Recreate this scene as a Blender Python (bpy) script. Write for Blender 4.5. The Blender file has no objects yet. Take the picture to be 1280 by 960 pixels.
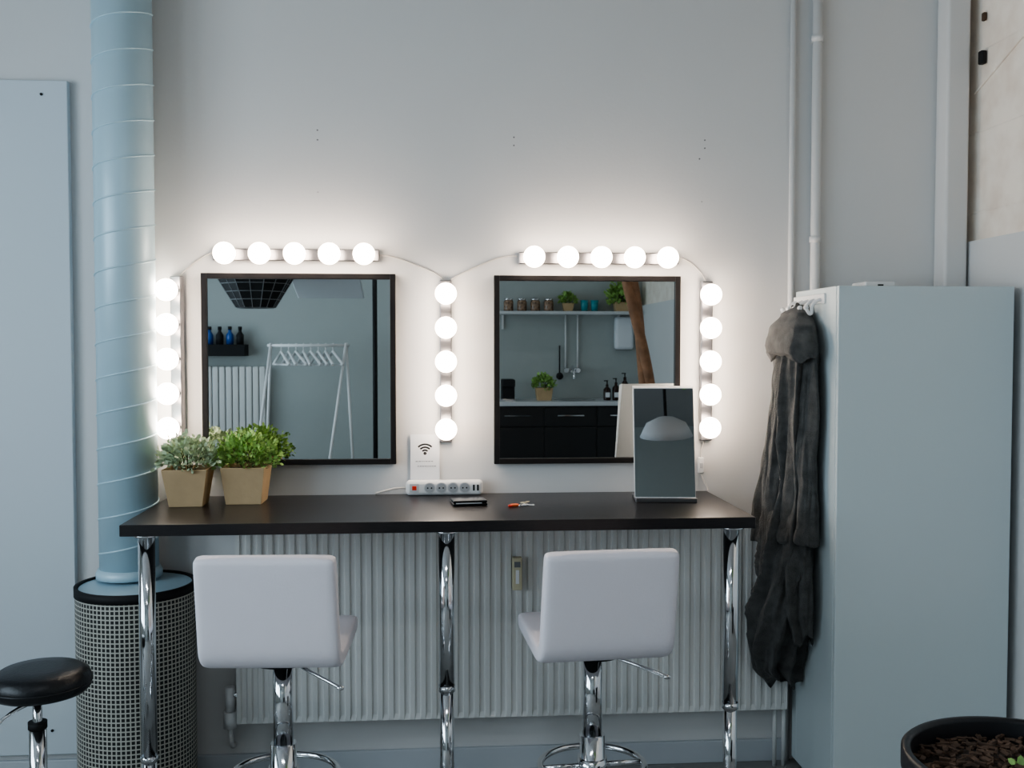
import bpy, bmesh, math, random
from mathutils import Vector, Matrix, noise
random.seed(7)
sc=bpy.context.scene
COL=sc.collection
pi=math.pi
# ------------------------------------------------------------------ materials
def srgb(r,g,b):
    f=lambda c:(c/255)/12.92 if c/255<=.04045 else ((c/255+.055)/1.055)**2.4
    return (f(r),f(g),f(b),1)
def mat(name,col,rough=.5,metal=0,bump=0,bscale=50,var=0,vscale=5,emit=None,es=0,spec=None,coat=0,sheen=0,stretch=None):
    m=bpy.data.materials.new(name); m.use_nodes=True
    nt=m.node_tree; b=nt.nodes['Principled BSDF']
    b.inputs['Base Color'].default_value=col; b.inputs['Roughness'].default_value=rough; b.inputs['Metallic'].default_value=metal
    if spec is not None: b.inputs['Specular IOR Level'].default_value=spec
    if coat: b.inputs['Coat Weight'].default_value=coat
    if sheen: b.inputs['Sheen Weight'].default_value=sheen
    if emit: b.inputs['Emission Color'].default_value=emit; b.inputs['Emission Strength'].default_value=es
    if bump or var:
        tc=nt.nodes.new('ShaderNodeTexCoord'); src=tc.outputs['Object']
        if stretch:
            mp=nt.nodes.new('ShaderNodeMapping'); mp.inputs['Scale'].default_value=stretch
            nt.links.new(src,mp.inputs[0]); src=mp.outputs[0]
    if bump:
        n=nt.nodes.new('ShaderNodeTexNoise'); n.inputs['Scale'].default_value=bscale; n.inputs['Detail'].default_value=4
        nt.links.new(src,n.inputs['Vector'])
        bp=nt.nodes.new('ShaderNodeBump'); bp.inputs['Strength'].default_value=bump; bp.inputs['Distance'].default_value=.01
        nt.links.new(n.outputs['Fac'],bp.inputs['Height']); nt.links.new(bp.outputs[0],b.inputs['Normal'])
    if var:
        n=nt.nodes.new('ShaderNodeTexNoise'); n.inputs['Scale'].default_value=vscale; n.inputs['Detail'].default_value=5
        nt.links.new(src,n.inputs['Vector'])
        r=nt.nodes.new('ShaderNodeValToRGB'); r.color_ramp.elements[0].position=.3; r.color_ramp.elements[1].position=.7
        r.color_ramp.elements[0].color=(*[c*(1-var) for c in col[:3]],1); r.color_ramp.elements[1].color=(*[min(1,c*(1+var)) for c in col[:3]],1)
        nt.links.new(n.outputs['Fac'],r.inputs[0]); nt.links.new(r.outputs[0],b.inputs['Base Color'])
    return m
M={}
M['wall']=mat('wall_paint',srgb(217,216,215),.6,bump=.04,bscale=90,var=.02,vscale=1.3)
M['wall2']=mat('wall_paint_back',srgb(172,178,176),.7,bump=.05,bscale=60)
M['board']=mat('board_paint',srgb(206,214,220),.5)
M['ceil']=mat('ceiling_paint',srgb(165,165,165),.9,bump=.03,bscale=60)
M['floor']=mat('grey_floor',srgb(150,150,148),.45,bump=.03,bscale=20,var=.1,vscale=3)
M['base']=mat('baseboard_paint',srgb(195,200,205),.5,bump=.02)
M['duct']=mat('duct_enamel',srgb(188,213,224),.38,metal=.1,bump=.02,bscale=8)
M['rad']=mat('radiator_enamel',srgb(218,218,216),.4)
M['cab']=mat('cabinet_white',srgb(202,212,214),.45,bump=.02,bscale=120)
M['black']=mat('black_frame_wood',srgb(24,20,20),.4,bump=.03,bscale=100)
M['desk']=mat('desk_black_brown',srgb(34,31,33),.30,bump=.06,bscale=30,var=.35,vscale=30,stretch=(1,18,18))
M['mirror']=mat('mirror_silver',(.62,.65,.65,1),.012,metal=1)
M['mirror2']=mat('mirror_small',(.40,.42,.43,1),.015,metal=1)
M['chrome']=mat('chrome',(.78,.79,.81,1),.09,metal=1)
M['barmetal']=mat('brushed_bar',(.30,.29,.30,1),.3,metal=1,bump=.02,bscale=200)
M['bulb']=mat('bulb_glass',(1,1,1,1),.3,emit=(1,.82,.66,1),es=18)
M['leather']=mat('white_leatherette',srgb(234,229,235),.5,bump=.08,bscale=160,var=.02)
M['bleather']=mat('black_leatherette',srgb(20,21,25),.38,bump=.1,bscale=120)
M['robe']=mat('robe_fleece',srgb(88,88,87),1,bump=.6,bscale=260,var=.25,vscale=30,sheen=.15,spec=.1)
M['kraft']=mat('kraft_pot',srgb(188,162,126),.8,bump=.12,bscale=60,var=.08,vscale=12)
M['leafA']=mat('leaf_sage',srgb(182,198,166),.6,var=.3,vscale=35)
M['leafB']=mat('leaf_green',srgb(142,178,98),.55,var=.4,vscale=35)
M['stem']=mat('plant_stem',srgb(90,95,55),.7)
M['plastic']=mat('white_plastic',srgb(228,228,228),.35)
M['greyplastic']=mat('grey_plastic',srgb(120,122,124),.4)
M['socket']=mat('socket_grey',srgb(196,198,200),.4)
M['well']=mat('socket_well',srgb(165,167,170),.5)
M['dark']=mat('dark_hole',srgb(14,14,15),.6)
M['hole']=mat('screw_hole',srgb(120,120,122),.8)
M['red']=mat('red_switch',srgb(215,60,40),.4)
M['orange']=mat('orange_tag',srgb(225,110,60),.5)
M['paper']=mat('paper_white',srgb(236,236,238),.8)
M['ink']=mat('ink_black',srgb(18,18,20),.7)
M['phone']=mat('phone_black',srgb(14,14,16),.15)
M['beige']=mat('beige_plastic',srgb(208,200,172),.45)
M['cable']=mat('cable_white',srgb(205,200,195),.5)
M['soil']=mat('bark_mulch',srgb(44,34,28),.95,bump=1,bscale=60,var=.5,vscale=40)
M['bark']=mat('bark_chip',srgb(82,64,52),.9,bump=.4,bscale=60,var=.6,vscale=20)
M['potblack']=mat('planter_black',srgb(26,27,31),.4,bump=.05)
M['trunk']=mat('trunk_brown',srgb(150,112,86),.85,bump=.5,bscale=30,var=.25,vscale=15)
M['blue']=mat('blue_bottle',srgb(30,80,150),.3)
M['amber']=mat('amber_bottle',srgb(46,26,18),.15)
M['teal']=mat('teal_glass',srgb(60,150,160),.15)
M['spice']=mat('jar_contents',srgb(140,115,95),.2,var=.8,vscale=45)
M['kitch']=mat('kitchen_black',srgb(30,31,33),.4)
M['counter']=mat('counter_white',srgb(200,203,205),.35)
M['fabric']=mat('softbox_black',srgb(18,18,20),.8)
M['fabricw']=mat('softbox_white',srgb(225,228,232),.7)
M['scuff']=mat('wall_scuff',srgb(184,182,182),.9)
M['tube']=mat('fill_diffuser',(1,1,1,1),.5,emit=(.86,.94,1,1),es=2.0)  # glowing panel of the added ceiling fixtures
def perf():
    m=bpy.data.materials.new('perforated_steel'); m.use_nodes=True; nt=m.node_tree; b=nt.nodes['Principled BSDF']
    uv=nt.nodes.new('ShaderNodeUVMap'); sp=nt.nodes.new('ShaderNodeSeparateXYZ'); nt.links.new(uv.outputs[0],sp.inputs[0])
    outs=[]
    for i in (0,1):
        a=nt.nodes.new('ShaderNodeMath'); a.operation='MULTIPLY'; a.inputs[1].default_value=1/.0155; nt.links.new(sp.outputs[i],a.inputs[0])
        f=nt.nodes.new('ShaderNodeMath'); f.operation='FRACT'; nt.links.new(a.outputs[0],f.inputs[0])
        s=nt.nodes.new('ShaderNodeMath'); s.operation='SUBTRACT'; s.inputs[1].default_value=.5; nt.links.new(f.outputs[0],s.inputs[0])
        ab=nt.nodes.new('ShaderNodeMath'); ab.operation='ABSOLUTE'; nt.links.new(s.outputs[0],ab.inputs[0])
        l=nt.nodes.new('ShaderNodeMath'); l.operation='LESS_THAN'; l.inputs[1].default_value=.35; nt.links.new(ab.outputs[0],l.inputs[0]); outs.append(l)
    mu=nt.nodes.new('ShaderNodeMath'); mu.operation='MULTIPLY'; nt.links.new(outs[0].outputs[0],mu.inputs[0]); nt.links.new(outs[1].outputs[0],mu.inputs[1])
    mx=nt.nodes.new('ShaderNodeMix'); mx.data_type='RGBA'; mx.inputs[6].default_value=srgb(184,182,172); mx.inputs[7].default_value=srgb(34,34,34)
    nt.links.new(mu.outputs[0],mx.inputs[0]); nt.links.new(mx.outputs[2],b.inputs['Base Color']); b.inputs['Roughness'].default_value=.5
    return m
M['perf']=perf()
def brick():
    m=bpy.data.materials.new('painted_brick'); m.use_nodes=True; nt=m.node_tree; b=nt.nodes['Principled BSDF']
    tc=nt.nodes.new('ShaderNodeTexCoord'); sp=nt.nodes.new('ShaderNodeSeparateXYZ'); nt.links.new(tc.outputs['Object'],sp.inputs[0])
    cb=nt.nodes.new('ShaderNodeCombineXYZ'); nt.links.new(sp.outputs[1],cb.inputs[0]); nt.links.new(sp.outputs[2],cb.inputs[1])
    br=nt.nodes.new('ShaderNodeTexBrick'); br.inputs['Scale'].default_value=1; br.inputs['Brick Width'].default_value=.9; br.inputs['Row Height'].default_value=.3
    br.inputs['Mortar Size'].default_value=.005; br.inputs['Mortar Smooth'].default_value=1
    nt.links.new(cb.outputs[0],br.inputs['Vector'])
    n=nt.nodes.new('ShaderNodeTexNoise'); n.inputs['Scale'].default_value=9; n.inputs['Detail'].default_value=8; nt.links.new(tc.outputs['Object'],n.inputs['Vector'])
    r=nt.nodes.new('ShaderNodeValToRGB'); r.color_ramp.elements[0].color=srgb(236,222,208); r.color_ramp.elements[1].color=srgb(250,240,228)
    r.color_ramp.elements[0].position=.3;r.color_ramp.elements[1].position=.6
    nt.links.new(n.outputs['Fac'],r.inputs[0]); nt.links.new(r.outputs[0],b.inputs['Base Color'])
    mm=nt.nodes.new('ShaderNodeMath'); mm.operation='MULTIPLY'; mm.inputs[1].default_value=.4; nt.links.new(br.outputs['Fac'],mm.inputs[0])
    ma=nt.nodes.new('ShaderNodeMath'); ma.operation='SUBTRACT'; nt.links.new(n.outputs['Fac'],ma.inputs[0]); nt.links.new(mm.outputs[0],ma.inputs[1])
    bp=nt.nodes.new('ShaderNodeBump'); bp.inputs['Strength'].default_value=.4; bp.inputs['Distance'].default_value=.012
    nt.links.new(ma.outputs[0],bp.inputs['Height']); nt.links.new(bp.outputs[0],b.inputs['Normal']); b.inputs['Roughness'].default_value=.8
    return m
M['brick']=brick()
# ------------------------------------------------------------------ helpers
def group(name,loc=(0,0,0),rz=0):
    e=bpy.data.objects.new(name,None); COL.objects.link(e); e.location=loc; e.rotation_euler=(0,0,rz); e.empty_display_size=.05; return e
def finish(name,bm,parent,m,smooth=False,bevel=0,bseg=3,loc=(0,0,0),rot=(0,0,0)):
    me=bpy.data.meshes.new(name); bmesh.ops.recalc_face_normals(bm,faces=bm.faces[:]); bm.to_mesh(me); bm.free()
    o=bpy.data.objects.new(name,me); COL.objects.link(o)
    if parent: o.parent=parent
    o.location=loc; o.rotation_euler=rot
    me.materials.append(M[m] if isinstance(m,str) else m)
    if smooth:
        for p in me.polygons: p.use_smooth=True
    if bevel:
        b=o.modifiers.new('bevel','BEVEL'); b.width=bevel; b.segments=bseg; b.limit_method='ANGLE'
        for p in me.polygons: p.use_smooth=True
        w=o.modifiers.new('wn','WEIGHTED_NORMAL')
    return o
def box(name,parent,lo,hi,m,bevel=0,rot=None,bseg=3):
    bm=bmesh.new(); c=[(a+b)/2 for a,b in zip(lo,hi)]; s=[abs(b-a) for a,b in zip(lo,hi)]
    bmesh.ops.create_cube(bm,size=1); bmesh.ops.scale(bm,vec=s,verts=bm.verts)
    return finish(name,bm,parent,m,bevel=bevel,bseg=bseg,loc=c,rot=rot or (0,0,0))
def cyl(name,parent,p1,p2,r1,m,r2=None,seg=32,smooth=True):
    p1=Vector(p1);p2=Vector(p2);d=p2-p1; bm=bmesh.new()
    bmesh.ops.create_cone(bm,cap_ends=True,segments=seg,radius1=r1,radius2=r1 if r2 is None else r2,depth=d.length)
    q=d.to_track_quat('Z','Y').to_matrix().to_4x4(); bmesh.ops.transform(bm,matrix=Matrix.Translation((p1+p2)/2)@q,verts=bm.verts)
    o=finish(name,bm,parent,m)
    for p in o.data.polygons: p.use_smooth=len(p.vertices)==4
    return o
def sph(name,parent,c,r,m,scale=(1,1,1),seg=24):
    bm=bmesh.new(); bmesh.ops.create_uvsphere(bm,u_segments=seg,v_segments=seg//2,radius=r); bmesh.ops.scale(bm,vec=scale,verts=bm.verts)
    return finish(name,bm,parent,m,smooth=True,loc=c)
def lathe(name,parent,prof,m,seg=48,loc=(0,0,0),uv=False,closed=False,rot=(0,0,0)):
    bm=bmesh.new(); rings=[]
    n=seg+1 if uv else seg
    for r,z in prof:
        rings.append([bm.verts.new((r*math.cos(2*pi*i/seg),r*math.sin(2*pi*i/seg),z)) for i in range(n)])
    ul=bm.loops.layers.uv.new('UVMap') if uv else None
    for j in range(len(prof)-1):
        for i in range(seg):
            k=i+1 if uv else (i+1)%seg
            if prof[j][0]<1e-6 and prof[j+1][0]<1e-6: continue
            f=bm.faces.new((rings[j][i],rings[j][k],rings[j+1][k],rings[j+1][i]))
            if uv:
                R=max(prof[j][0],prof[j+1][0])
                for l,(a,zz) in zip(f.loops,((i,prof[j][1]),(i+1,prof[j][1]),(i+1,prof[j+1][1]),(i,prof[j+1][1]))):
                    l[ul].uv=(a/seg*2*pi*R,zz)
    bmesh.ops.remove_doubles(bm,verts=bm.verts,dist=1e-6)
    return finish(name,bm,parent,m,smooth=True,loc=loc,rot=rot)
def tube(name,parent,pts,r,m,res=4,bres=4,radii=None,cyclic=False,smooth=True):
    cu=bpy.data.curves.new(name,'CURVE'); cu.dimensions='3D'; cu.bevel_depth=r; cu.bevel_resolution=bres; cu.use_fill_caps=True
    if smooth:
        s=cu.splines.new('NURBS'); s.points.add(len(pts)-1); s.order_u=min(4,len(pts)); s.use_endpoint_u=not cyclic; s.resolution_u=res
    else:
        s=cu.splines.new('POLY'); s.points.add(len(pts)-1)
    s.use_cyclic_u=cyclic
    for i,p in enumerate(pts):
        s.points[i].co=(*p,1)
        if radii: s.points[i].radius=radii[i]
    tmp=bpy.data.objects.new(name+'_c',cu); COL.objects.link(tmp)
    bpy.context.view_layer.update()
    me=bpy.data.meshes.new_from_object(tmp.evaluated_get(bpy.context.evaluated_depsgraph_get()))
    bpy.data.objects.remove(tmp); 
    me.materials.clear(); me.materials.append(M[m])
    for p in me.polygons: p.use_smooth=True
    o=bpy.data.objects.new(name,me); COL.objects.link(o)
    if parent: o.parent=parent
    return o
def joinmesh(name,parent,parts_fn,m,smooth=False,loc=(0,0,0)):
    bm=bmesh.new(); parts_fn(bm); return finish(name,bm,parent,m,smooth=smooth,loc=loc)
def bmbox(bm,c,s,R=None):
    r=bmesh.ops.create_cube(bm,size=1); vs=r['verts']
    mt=Matrix.Translation(c)@(R.to_4x4() if R else Matrix())@Matrix.Diagonal((*s,1)); bmesh.ops.transform(bm,matrix=mt,verts=vs)
# ------------------------------------------------------------------ room
XL,XR,YB,ZC=-3.2,2.006,-6.2,3.35
box('wall_front',None,(XL,0,0),(XR+.2,.15,ZC),'wall')
box('wall_kitchen',None,(XL,YB-.15,0),(XR+.2,YB,ZC),'wall2')
box('floor',None,(XL-.15,YB-.15,-.1),(XR+.2,.15,0),'floor')
box('ceiling',None,(XL-.15,YB-.15,ZC),(XR+.2,.15,ZC+.1),'ceil')
def rw(bm):
    bmbox(bm,(XR+.1,YB/2,.995),(.2,-YB,1.99))
joinmesh('wall_right',None,rw,'wall')
def rwu(bm):
    bmbox(bm,(XR+.115,YB/2,(1.99+ZC)/2),(.17,-YB,ZC-1.99))
joinmesh('wall_right_brick',None,rwu,'brick')
def lw(bm):
    x=XL-.075
    bmbox(bm,(x,YB/2,.45),(.15,-YB,.9)); bmbox(bm,(x,YB/2,(2.9+ZC)/2),(.15,-YB,ZC-2.9))
    for a,b in ((YB,-5.4),(-3.5,-3.2),(-1.3,0)):
        bmbox(bm,(x,(a+b)/2,1.9),(.15,b-a,2.0))
joinmesh('wall_left',None,lw,'wall2')
for i,(a,b) in enumerate(((-5.4,-3.5),(-3.2,-1.3))):
    g=group('window_%d'%(i+1),(XL-.07,(a+b)/2,.9)); w=b-a
    box('sill',g,(-.06,-w/2,-.0),(.1,w/2,.02),'plastic',.003)
    for nm,lo,hi in (('jamb_a',(-.04,-w/2,0),(.04,-w/2+.06,2)),('jamb_b',(-.04,w/2-.06,0),(.04,w/2,2)),('mullion',(-.03,-.03,0),(.03,.03,2)),
                     ('rail_bottom',(-.04,-w/2,.01),(.04,w/2,.07)),('rail_top',(-.04,-w/2,1.94),(.04,w/2,2)),('transom',(-.03,-w/2,1.3),(.03,w/2,1.35))):
        box(nm,g,lo,hi,'plastic',.004)
box('baseboard_front',None,(XL,-.018,0),(1.33,0,.085),'base',.004)
box('baseboard_kitchen',None,(XL,YB,0),(.5,YB+.018,.085),'base',.004)
g=group('mounting_board',(-1.305,0,0)); box('board',g,(-1.2,-.03,.11),(0,-.001,2.54),'board',.004)
for z in (.2,2.49): cyl('screw_%d'%int(z*10),g,(-.09,-.033,z),(-.09,-.03,z),.005,'dark',seg=12)
cyl('trim_1',None,(1.342,-.014,.0),(1.342,-.014,ZC),.011,'wall',seg=20)
g=group('heating_pipe',(1.432,-.022,0)); cyl('pipe',g,(0,0,0),(0,0,ZC),.018,'wall',seg=24)
for z in (2.0,2.75): 
    lathe('clamp_%d'%int(z*10),g,[(.018,-.012),(.022,-.012),(.022,.012),(.018,.012)],'wall',loc=(0,0,z))
box('trim_2',None,(1.905,-.09,0),(1.995,-.0,ZC),'wall',.012)
g=group('surface_bracket',(2.027,-.12,0))
box('bracket_low',g,(-.016,-.014,2.64),(.006,.014,2.69),'dark',.006); box('bracket_high',g,(-.006,-.008,2.80),(.006,.01,2.83),'bark',.003)
tube('trim_3',None,[(2.033,-.05,2.55),(2.031,-.25,2.62),(2.031,-.5,2.74),(2.031,-.8,2.8)],.004,'brick')
# ------------------------------------------------------------------ ventilation duct + diffuser
g=group('ventilation_duct',(-1.087,-.118,0)); R=.1
cyl('duct_tube',g,(0,0,.782),(0,0,ZC),R,'duct',seg=64)
pts=[];turn=.122;z=.80
n=int((ZC-z)/turn*28)
for i in range(n): a=i/28*2*pi; pts.append((math.cos(a)*(R+.0005),math.sin(a)*(R+.0005),z+turn*i/28))
tube('spiral_seam',g,pts,.0034,'duct',bres=2,smooth=False)
lathe('collar',g,[(R,.782),(R+.012,.782),(R+.012,.80),(R+.004,.815),(R,.815)],'duct')
g=group('ventilation_diffuser',(-1.04,-.205,0)); R=.197
lathe('perforated_shell',g,[(R,.02),(R,.755)],'perf',seg=96,uv=True)
lathe('lid',g,[(0,.772),(R-.012,.772)],'duct',seg=64)
lathe('rim',g,[(R-.010,.766),(R-.008,.778),(R+.003,.778),(R+.003,.748),(R,.748)],'ink',seg=64)
lathe('foot',g,[(R-.01,0),(R+.002,0),(R+.002,.03),(R,.03)],'ink',seg=64)
# ------------------------------------------------------------------ radiator
g=group('radiator',(-.72,0,0)); L=2.03
def radp(y0,dep,flip):
    def f(bm):
        pt=[];x=0;pitch=.0385;nn=int(L/pitch);p=L/nn
        for i in range(nn):
            b=i*p; pt+=[(b,y0),(b+p*.38,y0),(b+p*.5,y0+dep),(b+p*.88,y0+dep)]
        pt.append((L,y0))
        for (za,zb,sa,sb) in ((.235,.255,0,1),(.255,.935,1,1),(.935,.955,1,0)):
            lo=[bm.verts.new((a,y0+(b-y0)*sa,za)) for a,b in pt]; hi=[bm.verts.new((a,y0+(b-y0)*sb,zb)) for a,b in pt]
            for i in range(len(pt)-1): bm.faces.new((lo[i],lo[i+1],hi[i+1],hi[i]))
    return f
joinmesh('front_panel',g,radp(-.112,.008,0),'rad')
box('back_panel',g,(0,-.05,.24),(L,-.04,.95),'rad')
box('side_a',g,(0,-.11,.235),(.006,-.04,.955),'rad'); box('side_b',g,(L-.006,-.11,.235),(L,-.04,.955),'rad')
box('top_grille',g,(0,-.112,.95),(L,-.04,.958),'rad',.002)
for i in range(30): box('slot_%d'%i,g,(.03+i*.066,-.1,.9582),(.08+i*.066,-.055,.9588),'dark')
for x in (.25,1.0,1.75): box('bracket_%d'%int(x*10),g,(x-.02,-.04,.3),(x+.02,-.001,.9),'rad')
cyl('valve_body',g,(-.03,-.075,.27),(-.03,-.075,.36),.018,'plastic'); cyl('valve_knob',g,(-.03,-.075,.21),(-.03,-.075,.27),.024,'plastic')
cyl('valve_arm',g,(-.03,-.075,.33),(.01,-.075,.33),.011,'chrome')
tube('valve_pipe',g,[(-.03,-.075,.22),(-.03,-.075,.15),(-.03,-.05,.12),(-.03,-.001,.12)],.009,'rad')
for i,x in enumerate((L-.03,L+.005)): cyl('feed_pipe_%d'%i,g,(x,-.06,0),(x,-.06,.26),.008,'rad')
g=group('heat_cost_allocator',(.292,-.114,.715))
box('body',g,(-.018,-.03,-.005),(.018,0,.115),'beige',.005); box('window_strip',g,(-.006,-.032,.02),(.006,-.03,.07),'paper'); box('display',g,(-.011,-.032,.08),(.011,-.03,.1),'greyplastic')
# ------------------------------------------------------------------ mirrors
def wmirror(x,z,S=.7,fw=.02):
    g=group('wall_mirror',(x,0,z))
    for nm,lo,hi in (('frame_left',(0,-.032,0),(fw,-.002,S)),('frame_right',(S-fw,-.032,0),(S,-.002,S)),('frame_top',(fw,-.032,S-fw),(S-fw,-.002,S)),('frame_bottom',(fw,-.032,0),(S-fw,-.002,fw))):
        box(nm,g,lo,hi,'black',.0015)
    box('glass',g,(fw,-.020,fw),(S-fw,-.006,S-fw),'mirror')
wmirror(-.848,1.161); wmirror(.2146,1.158)
# ------------------------------------------------------------------ light bars
def bar(x,z,vert,rz=0):
    g=group('vanity_light_bar',(x,0,z),rz)
    a=.30;b=.022
    if vert:
        box('housing',g,(-b,-.034,-a),(b,-.009,a),'barmetal',.004); 
    else: box('housing',g,(-a,-.034,-b),(a,-.009,b),'barmetal',.004)
    for i in range(5):
        o=(i-2)*.1235; cx,cz=(0,o) if vert else (o,0)
        cyl('socket_%d'%i,g,(cx,-.034,cz),(cx,-.052,cz),.020,'chrome')
        lathe('bulb_%d'%i,g,[(0,-.038)]+[(.0395*math.sin(t),-.0395*math.cos(t)) for t in [pi*k/16 for k in range(1,14)]]+[(.014,.042),(.013,.05)],'bulb',seg=24,loc=(cx,-.088,cz),rot=(-pi/2,0,0))
    return g
bar(-.505,1.928,False); bar(.605,1.922,False); bar(.036,1.54,True); bar(1.015,1.54,True); bar(-.928,1.55,True,-.33)
g=group('light_cable')
for i,pts in enumerate(([(-.81,-.012,1.935),(-.85,-.008,1.925),(-.9,-.008,1.88),(-.93,-.012,1.85)],[(-.205,-.012,1.93),(-.15,-.008,1.93),(-.07,-.008,1.89),(.0,-.008,1.87),(.03,-.012,1.84)],
    [(.05,-.012,1.84),(.1,-.008,1.87),(.17,-.008,1.9),(.25,-.008,1.935),(.30,-.012,1.93)],[(.905,-.012,1.93),(.95,-.008,1.925),(1.0,-.008,1.88),(1.015,-.012,1.84)],
    [(1.012,-.012,1.24),(1.0,-.01,1.2),(1.0,-.012,1.17)],[(1.0,-.012,1.12),(1.0,-.02,1.09),(1.03,-.03,1.065),(1.02,-.04,1.052)])): tube('lead_%d'%i,g,pts,.0028,'cable')
g=group('light_dimmer',(1.0,-.003,1.145)); box('body',g,(-.011,-.018,-.03),(.011,.0,.03),'plastic',.004); box('switch',g,(-.005,-.022,-.01),(.005,-.018,.01),'socket',.001)
g=group('screw_holes',(0,-.0005,0))
for i,(x,z) in enumerate(((-.43,2.35),(-.43,2.385),(.29,2.34),(.29,2.37),(1.01,2.34),(1.01,2.37),(.99,2.30),(1.0,2.14),(-.43,2.16))):
    cyl('hole_%d'%i,g,(x,0,z),(x,-.0015,z),.003,'scuff' if i>6 else 'hole',seg=10)
# ------------------------------------------------------------------ desk
DZ=1.046
g=group('vanity_desk',(-.974,-.6,0))
box('tabletop',g,(0,0,DZ-.036),(2,.597,DZ),'desk',.0025)
for i,(x,y,zj) in enumerate(((.068,.05,.30),(1.006,.05,.50),(1.935,.05,.42))):
    cyl('leg_%d_upper'%i,g,(x,y,zj),(x,y,DZ-.04),.0255,'chrome'); cyl('leg_%d_lower'%i,g,(x,y,.02),(x,y,zj),.0228,'chrome')
    cyl('leg_%d_ring'%i,g,(x,y,zj-.012),(x,y,zj+.008),.0275,'chrome'); cyl('leg_%d_foot'%i,g,(x,y,0),(x,y,.025),.03,'chrome')
    cyl('leg_%d_plate'%i,g,(x,y,DZ-.044),(x,y,DZ-.036),.04,'chrome')
box('wall_batten',g,(.06,.56,DZ-.075),(1.94,.598,DZ-.036),'desk')
# ------------------------------------------------------------------ stools
def cushion(name,parent,m,w0,w1,path,t):
    bm=bmesh.new(); n=len(path); rings=[]
    P=[Vector((0,a,b)) for a,b in path]
    for i in range(n):
        d=(P[min(n-1,i+1)]-P[max(0,i-1)]).normalized(); nrm=Vector((0,-d.z,d.y))
        e=min(i,n-1-i); k=[.45,.85,1,1][min(e,3)]
        inset=[.013,.003,0,0][min(e,3)]
        ww=(w0+(w1-w0)*i/(n-1))/2-inset; tt=t/2*k; ring=[]
        for j in range(36):
            a=2*pi*j/36; c,s=math.cos(a),math.sin(a)
            cx=math.copysign(abs(c)**(.12),c)*ww if abs(c)>1e-6 else 0; cz=math.copysign(abs(s)**.45,s)*tt if abs(s)>1e-6 else 0
            ring.append(bm.verts.new(P[i]+Vector((cx,0,0))+nrm*(cz)))
        rings.append(ring)
    N=len(rings[0])
    for i in range(n-1):
        for j in range(N): bm.faces.new((rings[i][j],rings[i][(j+1)%N],rings[i+1][(j+1)%N],rings[i+1][j]))
    bm.faces.new(rings[0]); bm.faces.new(rings[-1])
    o=finish(name,bm,parent,m,smooth=True); s=o.modifiers.new('s','SUBSURF'); s.levels=1; s.render_levels=1
    return o
def barstool(x,y,rz):
    g=group('bar_stool',(x,y,0),rz)
    path=[(.215,.728),(.205,.728)]
    for k in range(1,7): path.append((.21-.052*k,.728-.003*k))
    for k in range(1,7):
        a=k/7*pi/2; path.append((-.112-.068*math.sin(a),.710+.062*(1-math.cos(a))))
    for k in range(1,10): path.append((-.180-.005*k,.772+.0265*k))
    path.append((-.228,1.018)); path.append((-.229,1.026))
    cushion('seat_shell',g,'leather',.40,.385,path,.052)
    cyl('seat_plate',g,(0,0,.668),(0,0,.69),.09,'ink')
    cyl('gas_cover',g,(0,0,.40),(0,0,.67),.029,'chrome'); cyl('stem',g,(0,0,.05),(0,0,.42),.038,'chrome')
    lathe('base',g,[(0,.0),(.2,.0),(.2,.008),(.12,.028),(.05,.05),(.038,.07),(0,.07)],'chrome',seg=64)
    ring=[(.16*math.cos(a),-.0+.15*math.sin(a),.325) for a in [2*pi*k/28 for k in range(28)]]
    tube('footrest_ring',g,ring,.010,'chrome',cyclic=True)
    cyl('footrest_arm_a',g,(.03,0,.325),(.15,-.0,.325),.008,'chrome'); cyl('footrest_arm_b',g,(-.03,0,.325),(-.15,-.0,.325),.008,'chrome')
    cyl('footrest_clamp',g,(0,0,.30),(0,0,.35),.045,'chrome')
    tube('lever',g,[(.03,-.02,.67),(.08,-.08,.665),(.15,-.12,.645),(.19,-.14,.63)],.005,'chrome')
    sph('lever_tip',g,(.19,-.14,.63),.007,'chrome',(1.6,1,1))
barstool(-.455,-.77,math.radians(-3)); barstool(.470,-.77,math.radians(5))
g=group('swivel_stool',(-1.15,-.8,0))
lathe('seat_pad',g,[(0,.672),(.06,.673),(.11,.668),(.130,.655),(.138,.635),(.136,.615),(.125,.602),(0,.600)],'bleather',seg=64,loc=(.012,0,0))
tube('seat_piping',g,[(.012+.1375*math.cos(a),.1375*math.sin(a),.628) for a in [2*pi*k/32 for k in range(32)]],.003,'bleather',cyclic=True)
cyl('seat_plate',g,(0,0,.585),(0,0,.60),.06,'ink'); cyl('piston',g,(0,0,.42),(0,0,.59),.013,'chrome'); cyl('column',g,(0,0,.1),(0,0,.50),.024,'chrome')
cyl('column_cap',g,(0,0,.495),(0,0,.515),.026,'ink')
for i in range(5):
    a=2*pi*i/5+.3; c,s=math.cos(a),math.sin(a)
    tube('base_arm_%d'%i,g,[(.02*c,.02*s,.13),(.12*c,.12*s,.10),(.24*c,.24*s,.07)],.014,'chrome'); cyl('caster_stem_%d'%i,g,(.24*c,.24*s,.04),(.24*c,.24*s,.075),.008,'ink')
    cyl('caster_%d'%i,g,(.24*c-.012*s,.24*s+.012*c,.027),(.24*c+.012*s,.24*s-.012*c,.027),.026,'ink')
tube('height_lever',g,[(0,0,.575),(-.08,-.05,.56),(-.14,-.09,.50),(-.1,-.1,.40)],.006,'chrome')
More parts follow.
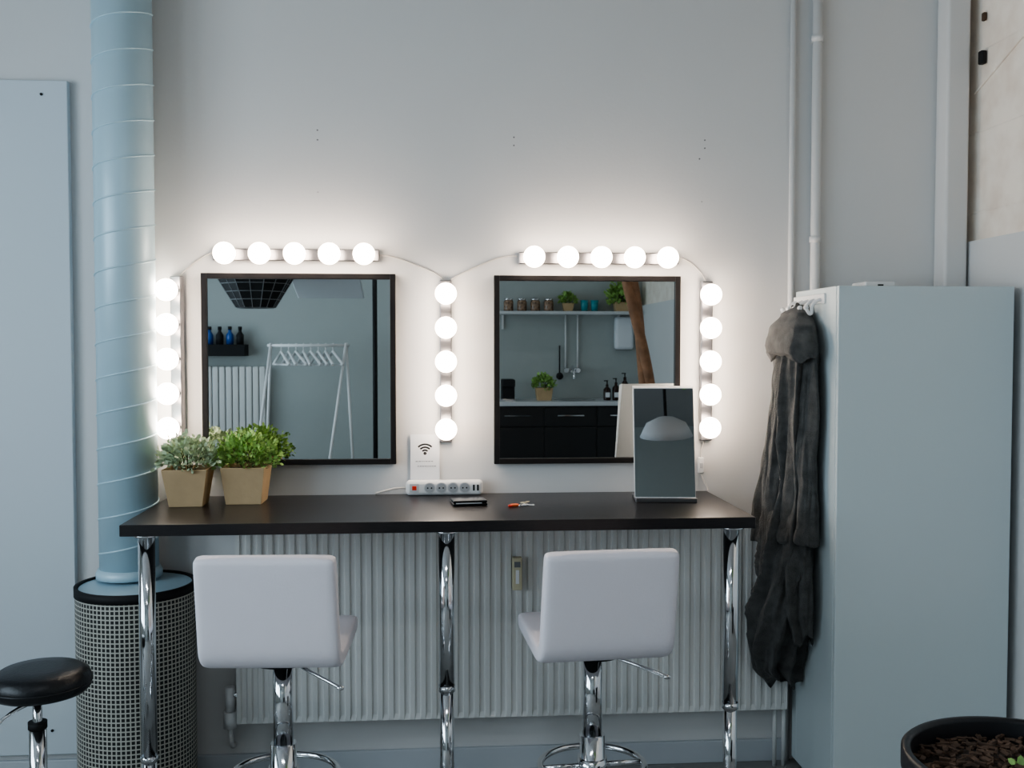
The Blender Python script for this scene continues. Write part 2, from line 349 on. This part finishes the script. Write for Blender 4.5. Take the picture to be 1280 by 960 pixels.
# ------------------------------------------------------------------ cabinet
g=group('storage_cabinet',(1.352,-.45,0)); W=.618
box('carcass',g,(0,.02,.03),(W,.355,1.80),'cab',.002); box('door',g,(.001,0,.035),(W-.001,.019,1.80),'cab',.003); box('plinth',g,(.02,.03,0),(W-.02,.35,.03),'cab')
box('back_rail',g,(0,.355,1.74),(.06,.405,1.80),'cab',.002); box('back_frame',g,(0,.355,.03),(.02,.405,1.74),'cab',.002)
g=group('network_box',(1.56,-.25,1.80)); box('body',g,(-.055,-.06,0),(.055,.06,.024),'plastic',.006); box('front_slot',g,(-.01,-.0615,.008),(.01,-.06,.014),'dark')
box('base_tray',g,(-.14,-.05,0),(-.06,.05,.008),'dark',.002)
g=group('hook_rail',(1.352,-.19,1.70)); box('rail',g,(-.008,-.15,.045),(0,.15,.08),'plastic',.003)
for i in range(5):
    y=-.12+i*.06; tube('hook_%d'%i,g,[(-.006,y,.06),(-.03,y,.055),(-.045,y,.03),(-.035,y,.01),(-.05,y,.005),(-.06,y,.03)],.006,'plastic')
    sph('hook_tip_%d'%i,g,(-.06,y,.032),.009,'plastic')
# ------------------------------------------------------------------ bathrobe
g=group('bathrobe',(1.345,-.19,0))
def interp(tab,z):
    for a,b in zip(tab,tab[1:]):
        if a[0]>=z>=b[0]:
            t=(a[0]-z)/(a[0]-b[0]+1e-9); t=t*t*(3-2*t); return [p+(q-p)*t for p,q in zip(a[1:],b[1:])]
    return list(tab[-1][1:] if z<tab[-1][0] else tab[0][1:])
def drape(name,tab,seed,folds=9,amp=.016,n=100,m=110,hem=.012):
    bm=bmesh.new(); z0,z1=tab[0][0],tab[-1][0]; rings=[]
    for i in range(n+1):
        z=z0+(z1-z0)*i/n; yb,yf,th=interp(tab,z); cy=(yb+yf)/2; sy=abs(yf-yb)/2; sx=th/2
        ring=[]; grow=min(1,(z0-z)/.3+.35)
        for j in range(m):
            a=2*pi*j/m; ph=a+.45*math.sin(z*3+seed)+.14*math.sin(9*z+seed*2)
            s1=1-2*abs(math.sin(folds*.5*ph+seed))**.7
            f=s1*.85+math.sin((folds*1.6)*ph+2*seed+z*3)*.25+noise.noise(Vector((math.cos(a)*2+seed,math.sin(a)*2,z*4)))*1.4+.5*noise.noise(Vector((math.cos(a)*5,math.sin(a)*5+seed,z*11)))
            k=amp*f*grow
            c,s=math.cos(a),math.sin(a)
            x=-sx-.003+(sx+k)*c; y=cy+(sy+k)*s
            hz=(hem*math.sin(3*a+seed)+hem*.6*math.sin(7*a))*max(0,(i-n+4)/4)
            ring.append(bm.verts.new((min(x,-.002),y,z+hz)))
        rings.append(ring)
    for i in range(n):
        for j in range(m): bm.faces.new((rings[i][j],rings[i][(j+1)%m],rings[i+1][(j+1)%m],rings[i+1][j]))
    bm.faces.new(rings[0]); bm.faces.new(rings[-1])
    return finish(name,bm,g,'robe',smooth=True)
drape('body',[(1.73,.03,-.03,.045),(1.67,.07,-.09,.08),(1.55,.09,-.15,.105),(1.35,.09,-.15,.115),(1.1,.10,-.15,.13),(.95,.12,-.155,.165),(.80,.13,-.145,.18),(.60,.12,-.125,.19),(.48,.11,-.06,.19),(.40,.10,-.0,.17),(.36,.08,.01,.13)],1.3,folds=9,amp=.021,hem=.02)
drape('hood',[(1.745,.01,-.02,.045),(1.71,.05,-.10,.10),(1.66,.09,-.18,.14),(1.60,.10,-.21,.155),(1.575,.10,-.21,.15),(1.555,.09,-.20,.13)],4.1,folds=4,amp=.009,n=40,hem=.012)
drape('sleeve',[(1.60,-.06,-.165,.075),(1.4,-.06,-.175,.085),(1.15,-.06,-.18,.10),(.98,-.04,-.19,.115),(.925,-.03,-.195,.13),(.91,-.03,-.195,.128),(.902,-.03,-.19,.12)],2.2,folds=3,amp=.012,hem=.004)
drape('front_panel',[(.96,.0,-.14,.11),(.8,-.0,-.17,.125),(.66,-.02,-.165,.12),(.56,-.05,-.145,.09)],5.2,folds=5,amp=.015,hem=.02)
drape('collar_fold',[(1.62,.04,-.06,.11),(1.45,.03,-.05,.135),(1.2,.03,-.04,.155),(1.0,.04,-.05,.165),(.86,.04,-.05,.175)],6.6,folds=3,amp=.011,hem=.004)
drape('sleeve_under',[(1.4,.10,.04,.10),(1.15,.12,.05,.14),(1.0,.13,.05,.17),(.88,.14,.05,.19),(.87,.14,.05,.19)],3.3,folds=3,amp=.010,hem=.004)
tube('hanging_loop',g,[(-.03,.03,1.70),(-.04,.01,1.74),(-.05,-.01,1.76),(-.04,-.03,1.74),(-.03,-.04,1.70)],.004,'ink')
tube('hanging_loop_b',g,[(-.03,.06,1.69),(-.04,.05,1.73),(-.05,.04,1.755),(-.04,.02,1.73),(-.03,.01,1.70)],.004,'ink')
# ------------------------------------------------------------------ plants
def leaves(name,parent,mm,cx,cz,rx,ry,rz,n,ls,seed,zmin=0):
    rnd=random.Random(seed); bm=bmesh.new()
    for k in range(n):
        th=rnd.uniform(0,2*pi); ph=math.acos(rnd.uniform(-.35,1)); r=rnd.uniform(.45,1)**.6
        bmp=1+.18*math.sin(5*th+seed)+.12*math.sin(9*ph+3*th)
        p=Vector((rx*math.sin(ph)*math.cos(th),ry*math.sin(ph)*math.sin(th),rz*math.cos(ph)))*r*bmp
        out=Vector((p.x/rx,p.y/ry,p.z/rz+.35)).normalized()+Vector([rnd.uniform(-.7,.7) for _ in range(3)]); out.normalize()
        side=out.cross(Vector([rnd.uniform(-1,1) for _ in range(3)])).normalized(); nn=out.cross(side)
        l=ls*rnd.uniform(.6,1.2); w=l*.32; c=Vector((cx,0,cz))+p
        c.z=max(c.z,zmin)
        v=[c, c+out*l*.35+side*w+nn*.1*l, c+out*l*.75+side*w*.8+nn*.06*l, c+out*l, c+out*l*.75-side*w*.8+nn*.06*l, c+out*l*.35-side*w+nn*.1*l, c+out*l*.5-nn*.02*l]
        V=[bm.verts.new(q) for q in v]
        for f in ((0,1,6),(1,2,6),(2,3,6),(3,4,6),(4,5,6),(5,0,6)): bm.faces.new([V[i] for i in f])
    me=bpy.data.meshes.new(name); bm.to_mesh(me); bm.free(); me.materials.append(M[mm]); o=bpy.data.objects.new(name,me); COL.objects.link(o); o.parent=parent
    for p in me.polygons: p.use_smooth=True
    return o
def pot(name,loc,wt,wb,h,mm,rx,rz,seed,rot=0,n=900,ls=.024):
    g=group(name,loc,rot)
    bm=bmesh.new()
    def rg(w,z): return [bm.verts.new((sx*w/2,sy*w/2,z)) for sx,sy in ((-1,-1),(1,-1),(1,1),(-1,1))]
    R=[rg(wb,0),rg(wt,h),rg(wt-.008,h),rg(wt-.014,h-.02)]
    for a,b in zip(R,R[1:]):
        for i in range(4): bm.faces.new((a[i],a[(i+1)%4],b[(i+1)%4],b[i]))
    bm.faces.new(R[0]); 
    finish('pot',bm,g,'kraft',bevel=.0025)
    box('soil',g,(-wt/2+.006,-wt/2+.006,h-.03),(wt/2-.006,wt/2-.006,h-.015),'soil')
    rnd=random.Random(seed)
    for k in range(14):
        a=rnd.uniform(0,2*pi); q=rnd.uniform(.3,.9)
        tube('stem_%d'%k,g,[(.02*math.cos(a),.02*math.sin(a),h-.02),(.4*q*rx*math.cos(a),.4*q*rx*math.sin(a),h+rz*.5),(q*rx*math.cos(a),q*rx*math.sin(a),h+rz*.8)],.0015,'stem',bres=1)
    leaves('foliage',g,mm,0,h+.026,rx,rx*.78,rz,n,ls,seed,zmin=h-.012)
pot('potted_plant',(-.858,-.20,DZ),.152,.112,.130,'leafA',.096,.074,3,rot=.03,n=950,ls=.020)
pot('potted_plant',(-.668,-.155,DZ),.152,.122,.130,'leafB',.106,.082,8,rot=-.02,n=1200,ls=.018)
# ------------------------------------------------------------------ tabletop mirror
g=group('tabletop_mirror',(.815,-.20,DZ),-.10)
w=.108; ft=.030
bm=bmesh.new()
prof=[(-.050,.012),(ft,.400),(ft+.040,.405),(-.040,.012)]
A=[bm.verts.new((-w,y,z)) for y,z in prof]; B=[bm.verts.new((w,y,z)) for y,z in prof]
bm.faces.new(A); bm.faces.new(B)
for i in range(4): bm.faces.new((A[i],A[(i+1)%4],B[(i+1)%4],B[i]))
finish('body',bm,g,'plastic')
bm=bmesh.new(); q=[(-w+.002,-.0512,.016),(w-.002,-.0512,.016),(w-.002,ft-.002,.397),(-w+.002,ft-.002,.397)]
V=[bm.verts.new(v) for v in q]; V2=[bm.verts.new((a,b+.001,c)) for a,b,c in q]
bm.faces.new(V); bm.faces.new(V2[::-1])
for i in range(4): bm.faces.new((V[i],V2[i],V2[(i+1)%4],V[(i+1)%4]))
finish('glass',bm,g,'mirror2')
box('base',g,(-w,-.080,0),(w,.06,.012),'barmetal',.002)
box('tray_lip',g,(-w,-.083,0),(w,-.077,.016),'barmetal',.002)
# ------------------------------------------------------------------ power strip
g=group('power_strip',(.03,-.035,DZ)); hl=.142
box('body',g,(-hl,-.022,0),(hl,.02,.056),'plastic',.016,bseg=6)
for i,x in enumerate((-.055,-.012,.031,.074)):
    cyl('socket_rim_%d'%i,g,(x,-.0235,.029),(x,-.0215,.029),.0205,'socket',seg=32); cyl('socket_well_%d'%i,g,(x,-.0245,.029),(x,-.0233,.029),.017,'well',seg=32)
    for s in (-1,1): cyl('pin_%d_%d'%(i,s),g,(x+s*.007,-.0252,.029),(x+s*.007,-.0244,.029),.003,'dark',seg=12)
box('switch',g,(-.119,-.0255,.021),(-.103,-.0215,.037),'red',.003); box('switch_surround',g,(-.128,-.0235,.013),(-.094,-.0215,.045),'socket',.002)
for i,x in enumerate((.107,.122)): box('usb_%d'%i,g,(x-.003,-.0235,.018),(x+.004,-.0215,.04),'dark')
g=group('power_cable'); tube('lead',g,[(-.11,-.03,DZ+.025),(-.14,-.035,DZ+.03),(-.18,-.04,DZ+.02),(-.23,-.035,DZ+.006),(-.22,-.012,DZ+.004)],.004,'cable')
g=group('wifi_sign',(-.042,-.006,DZ+.0)); 
box('card',g,(-.054,-.003,0),(.054,0,.222),'paper')
def arc(bm,cx,cz,r0,r1,a0,a1,y,n=20):
    v=[]
    for i in range(n+1):
        a=a0+(a1-a0)*i/n; v.append((bm.verts.new((cx+r0*math.cos(a),y,cz+r0*math.sin(a))),bm.verts.new((cx+r1*math.cos(a),y,cz+r1*math.sin(a)))))
    for p,q in zip(v,v[1:]): bm.faces.new((p[0],q[0],q[1],p[1]))
def wf(bm):
    for r in (.014,.025,.036): arc(bm,0,.150,r-.0035,r+.003,pi/4,3*pi/4,-.0036)
    arc(bm,0,.152,0.0005,.006,0,2*pi,-.0036)
joinmesh('wifi_symbol',g,wf,'ink')
def wl(bm):
    rnd=random.Random(2)
    for z,x0,x1 in ((.122,-.035,.03),(.104,-.028,.04)):
        x=x0
        while x<x1:
            l=rnd.uniform(.004,.009); bmbox(bm,(x+l/2,-.0035,z),(l,.0006,.0026)); x+=l+.0025
joinmesh('printed_lines',g,wl,'greyplastic')
g=group('smartphone',(.112,-.265,DZ),.12); box('body',g,(-.06,-.04,0),(.06,.04,.009),'phone',.004); box('case_flap',g,(-.058,-.038,.0095),(.06,.042,.018),'phone',.004); box('card_edge',g,(-.05,-.0405,.008),(.04,-.038,.011),'socket')
g=group('key_bunch',(.29,-.32,DZ))
tube('key_ring',g,[(.013*math.cos(a),.013*math.sin(a),.003) for a in [2*pi*k/12 for k in range(12)]],.0015,'chrome',cyclic=True)
box('tag',g,(-.035,-.012,0),(-.008,.012,.008),'orange',.003,rot=(0,0,.3)); box('tag_red',g,(-.045,-.02,.0),(-.03,-.004,.007),'red',.003)
for i,a in enumerate((.2,-.5,.9)):
    R_=Matrix.Rotation(a,3,'Z')
    def kf(bm): 
        bmbox(bm,R_@Vector((.035,0,.004+.003*i)),(.03,.005,.002),R_); bmbox(bm,R_@Vector((.016,0,.004+.003*i)),(.015,.016,.003),R_); bmbox(bm,R_@Vector((.045,.004,.004+.003*i)),(.006,.005,.002),R_)
    joinmesh('key_%d'%i,g,kf,('chrome','plastic','beige')[i])
# ------------------------------------------------------------------ planter
g=group('planter',(1.285,-1.70,0)); R=.262
lathe('pot',g,[(0,0),(.18,0),(.19,.01),(.243,.64),(R-.004,.645),(R,.655),(R,.695),(R-.006,.70),(R-.018,.70),(R-.022,.69),(.235,.6)],'potblack',seg=72)
lathe('soil',g,[(0,.672),(.1,.668),(.18,.66),(.24,.645)],'soil',seg=48)
def chips(bm):
    rnd=random.Random(5)
    for k in range(520):
        a=rnd.uniform(0,2*pi); r=.235*math.sqrt(rnd.random()); Rr=Matrix.Rotation(rnd.uniform(0,6),3,'Z')@Matrix.Rotation(rnd.uniform(-.6,.6),3,'X')
        bmbox(bm,(r*math.cos(a),r*math.sin(a),.668+rnd.uniform(0,.012)-.06*(r/.24)**3*.3),(rnd.uniform(.012,.035),rnd.uniform(.004,.012),rnd.uniform(.003,.008)),Rr)
joinmesh('bark_chips',g,chips,'bark')
leaves('seedling',g,'leafB',-.01,.675,.03,.03,.012,9,.022,4)
tube('cut_stem',g,[(.09,.02,.66),(.095,.02,.75),(.10,.03,.86)],.018,'bark')
# ------------------------------------------------------------------ rear of the room (seen in the mirrors)
KY=YB
g=group('kitchen_counter',(.50,KY,0)); W=1.5
box('worktop',g,(0,.002,1.04),(W,.62,1.08),'counter',.004); box('plinth',g,(.02,.02,0),(W-.02,.54,.1),'kitch')
for i in range(3):
    x0=.01+i*(W-.02)/3; x1=x0+(W-.02)/3-.006
    box('door_%d'%i,g,(x0,.56,.12),(x1,.58,.84),'kitch',.002); box('drawer_%d'%i,g,(x0,.56,.85),(x1,.58,1.03),'kitch',.002)
    box('handle_%d'%i,g,(x0+.12,.60,.945),(x1-.12,.61,.955),'chrome'); 
    for xx in (x0+.13,x1-.13): box('post_%d_%d'%(i,int(xx*100)),g,(xx-.004,.58,.946),(xx+.004,.60,.954),'chrome')
box('carcass',g,(.005,.01,.1),(W-.005,.56,1.04),'kitch')
lathe('sink_rim',g,[(.0,1.081),(.17,1.081),(.19,1.086),(.2,1.082)],'chrome',loc=(.82,.33,0))
g=group('kitchen_tap',(1.33,KY+.001,0))
box('wall_plate',g,(-.07,.0,1.33),(.07,.03,1.38),'chrome',.006); tube('spout',g,[(0,.03,1.36),(0,.08,1.42),(0,.18,1.40),(0,.2,1.28)],.012,'chrome')
for s in (-1,1): cyl('knob_%d'%s,g,(s*.06,.03,1.355),(s*.06,.07,1.355),.022,'chrome'); 
for s in (-1,1): cyl('supply_pipe_%d'%s,g,(s*.06,.02,1.38),(s*.06,.02,1.899),.009,'plastic')
g=group('hanging_ladle',(1.21,KY+.03,1.3)); cyl('handle',g,(0,.0,.03),(0,0,.3),.007,'ink'); sph('bowl',g,(0,.01,0),.035,'ink',(1,.5,1))
g=group('kitchen_shelf',(.50,KY,1.90)); box('board',g,(0,.002,0),(1.48,.25,.03),'counter',.002)
for x in (.15,1.3): box('bracket_%d'%int(x*10),g,(x-.01,.002,-.14),(x+.01,.02,0),'plastic'); 
g=group('spice_jars',(.7,KY+.13,1.93))
for i in range(4):
    x=i*.13; lathe('jar_%d'%i,g,[(0,0),(.045,0),(.047,.02),(.047,.09),(.04,.105),(0,.105)],'spice',seg=24,loc=(x,0,.0)); cyl('lid_%d'%i,g,(x,0,.105),(x,0,.125),.042,'chrome')
g=group('drinking_glass_set',(1.44,KY+.12,1.93))
for i in range(2): lathe('glass_%d'%i,g,[(0,0),(.03,0),(.04,.11),(.037,.11),(.028,.01)],'teal',seg=24,loc=(i*.1,0,0))
pot('shelf_plant',(1.28,KY+.12,1.93),.11,.08,.08,'leafB',.08,.07,11,n=300,ls=.03)
pot('shelf_plant',(1.80,KY+.13,1.93),.14,.12,.09,'leafB',.13,.16,12,n=350,ls=.05)
pot('counter_plant',(1.02,KY+.36,1.08),.16,.13,.12,'leafB',.10,.09,13,n=350,ls=.035)
g=group('soap_bottles',(1.62,KY+.4,1.08))
for i,h in enumerate((.15,.17,.22)):
    x=i*.085; lathe('bottle_%d'%i,g,[(0,0),(.033,0),(.035,.01),(.035,h*.7),(.014,h*.85),(.014,h),(0,h)],'amber',seg=24,loc=(x,0,0)); cyl('pump_%d'%i,g,(x,0,h),(x,0,h+.03),.006,'ink'); box('nozzle_%d'%i,g,(x-.03,-.006,h+.03),(x+.008,.006,h+.04),'ink'); box('label_%d'%i,g,(x-.02,.0345,.03),(x+.02,.036,.075),'paper')
g=group('paper_towel_dispenser',(1.84,KY,1.56)); box('cover',g,(-.09,.002,0),(.09,.12,.32),'fabricw',.03); box('slot',g,(-.07,.03,-.003),(.07,.09,.0),'dark')
g=group('coffee_machine',(.68,KY+.3,1.08)); box('body',g,(-.06,-.1,0),(.06,.1,.2),'ink',.01); box('head',g,(-.06,.05,.13),(.06,.16,.2),'ink',.01); box('tray',g,(-.06,.05,0),(.06,.16,.02),'chrome',.003)
g=group('column_radiator',(-2.5,KY,0))
for i in range(14): box('fin_%d'%i,g,(i*.063,.03,.55),(i*.063+.056,.12,1.40),'rad',.012)
box('header',g,(0,.05,.6),(.87,.1,.64),'rad'); 
for x in (.1,.75): box('stand_%d'%int(x*10),g,(x,.05,0),(x+.03,.09,.56),'rad')
g=group('bottle_shelf',(-2.3,KY,1.5)); box('box',g,(0,.002,0),(.5,.2,.11),'fabric',.003)
for i in range(5):
    x=.06+i*.095; lathe('bottle_%d'%i,g,[(0,0),(.035,0),(.035,.09),(.015,.12),(.015,.14),(0,.14)],'blue' if i%2 else 'ink',seg=20,loc=(x,.1,.11)); cyl('cap_%d'%i,g,(x,.1,.25),(x,.1,.28),.018,'ink')
g=group('clothes_rack',(-1.13,-5.4,0))
cyl('top_rail',g,(-.36,0,1.60),(.36,0,1.60),.013,'plastic')
for s in (-1,1):
    bx=-.50 if s<0 else .12
    cyl('leg_front_%d'%s,g,(s*.33,0,1.62),(bx,.28,.0),.013,'plastic'); cyl('leg_rear_%d'%s,g,(s*.33,0,1.62),(s*.42-.03,-.28,.0),.013,'plastic')
cyl('lower_rail',g,(-.445,.19,.5),(.187,.19,.5),.01,'plastic')
g2=group('clothes_hangers',(-1.13,-5.4,1.60))
for i in range(8):
    x=-.24+i*.065; tw=random.uniform(-.15,.15)+.55
    def P(a,b): return (x+a*math.sin(tw),a*math.cos(tw),b)
    tube('hanger_%d'%i,g2,[P(.01,.012),P(0,.02),P(-.01,.01),P(0,-.03),P(0,-.06)],.005,'plastic',bres=2)
    tube('hanger_arms_%d'%i,g2,[P(-.2,-.17),P(0,-.055),P(.2,-.17)],.013,'plastic',bres=2,smooth=False); tube('hanger_bar_%d'%i,g2,[P(-.2,-.17),P(.2,-.17)],.008,'plastic',bres=2,smooth=False)
g=group('studio_softbox',(-1.38,-4.2,1.89))
bm=bmesh.new(); o1=[];o2=[]
for k in range(8):
    a=2*pi*k/8+pi/8; o1.append(bm.verts.new((.30*math.cos(a),.30*math.sin(a),.24))); o2.append(bm.verts.new((.15*math.cos(a),.15*math.sin(a),0)))
for k in range(8): bm.faces.new((o1[k],o1[(k+1)%8],o2[(k+1)%8],o2[k]))
bm.faces.new(o1)
finish('shell',bm,g,'fabric')
for k in range(-2,3):
    l=math.sqrt(max(0,.14**2-(k*.05)**2)); box('grid_a_%d'%k,g,(k*.05-.003,-l,-.005),(k*.05+.003,l,.02),'greyplastic'); box('grid_b_%d'%k,g,(-l,k*.05-.003,-.005),(l,k*.05+.003,.02),'greyplastic')
for k in range(16):
    a=2*pi*k/16+pi/8; f=1 if k%2==0 else math.cos(pi/8); tube('seam_%d'%k,g,[(.152*f*math.cos(a),.152*f*math.sin(a),0),(.302*f*math.cos(a),.302*f*math.sin(a),.24)],.003,'greyplastic',smooth=False)
for j in (1,2,3):
    r=.152+.15*j/4; tube('net_ring_%d'%j,g,[(r*math.cos(2*pi*k/8+pi/8),r*math.sin(2*pi*k/8+pi/8),.06*j) for k in range(9)],.0025,'greyplastic',smooth=False)
cyl('boom_rod',g,(0,0,.24),(0,0,ZC-1.89),.015,'ink')
g=group('light_reflector',(-.80,-4.6,2.08)); box('panel',g,(-.35,-.3,.0),(.2,.3,.03),'fabricw',.01,rot=(.3,0,0)); cyl('rod',g,(-.07,0,.02),(-.07,0,ZC-2.08),.01,'ink')
g=group('light_stand',(-.52,-5.0,0)); cyl('pole',g,(0,0,.1),(0,0,2.6),.02,'ink')
for k in range(3): a=2*pi*k/3; cyl('foot_%d'%k,g,(0,0,.35),(.4*math.cos(a),.4*math.sin(a),.01),.012,'ink')
g=group('braided_tree',(1.53,-3.25,0))
lathe('pot',g,[(0,0),(.15,0),(.21,.38),(.22,.40),(.20,.40),(.19,.34)],'potblack',seg=48); lathe('soil',g,[(0,.36),(.192,.35)],'soil')
for k in range(2):
    pts=[]
    for i in range(24):
        t=i/23; z=.35+t*2.15; a=t*8+k*pi; lean=-.30*t*t
        pts.append((.022*math.cos(a)+lean,.022*math.sin(a),z))
    tube('trunk_%d'%k,g,pts,.036,'trunk',bres=5)
leaves('crown',g,'leafB',-.20,2.78,.34,.30,.25,260,.13,9)
g=group('studio_dish_lamp',(.90,-2.62,2.07))
lathe('dish',g,[(0,.10),(.05,.10),(.11,.07),(.155,.0),(.16,.0),(.12,.08),(.05,.115),(0,.115)],'fabricw',rot=(-.5,0,0)); cyl('rod',g,(0,0,.10),(0,0,ZC-2.07),.010,'ink')
for i,(x,y) in enumerate(((-.3,-3.2),(-.3,-5.0))):  # unseen fixtures, added to house the overhead fill light
    g2=group('ceiling_fill',(x,y,ZC)); box('housing',g2,(-.65,-.08,-.06),(.65,.08,-.001),'plastic',.01)
    box('diffuser',g2,(-.62,-.06,-.075),(.62,.06,-.06),'tube',.005)
# ------------------------------------------------------------------ lights
def area(name,loc,rot,sx,sy,e,col):
    l=bpy.data.lights.new(name,'AREA'); l.shape='RECTANGLE'; l.size=sx; l.size_y=sy; l.energy=e; l.color=col
    o=bpy.data.objects.new(name,l); COL.objects.link(o); o.location=loc; o.rotation_euler=rot; return o
for i,y in enumerate((-4.45,-2.25)):
    area('daylight_window_%d'%(i+1),(XL-.25,y,1.85),(0,-pi/2,0),2.0,1.9,(58,62)[i],(.72,.88,1))
for i,y in enumerate((-3.2,-5.0)):  # fill light added from above, at the invented fixtures
    area('ceiling_fill_light_%d'%(i+1),(-.3,y,ZC-.09),(0,0,0),1.2,.12,(7,4)[i],(.92,.96,1))
wd=bpy.data.worlds.new('World'); sc.world=wd; wd.use_nodes=True
bg=wd.node_tree.nodes['Background']; bg.inputs[0].default_value=(.72,.87,1,1); bg.inputs[1].default_value=.9
# ------------------------------------------------------------------ camera
cam=bpy.data.cameras.new('Camera'); co=bpy.data.objects.new('Camera',cam); COL.objects.link(co)
co.location=(0,-3.787,1.598); co.rotation_euler=(pi/2-.0377,0,-.0746); cam.sensor_width=36; cam.lens=35.71; cam.clip_start=.05
sc.camera=co
sc.view_settings.view_transform='AgX'; sc.view_settings.look='AgX - Medium High Contrast'; sc.view_settings.exposure=0.2
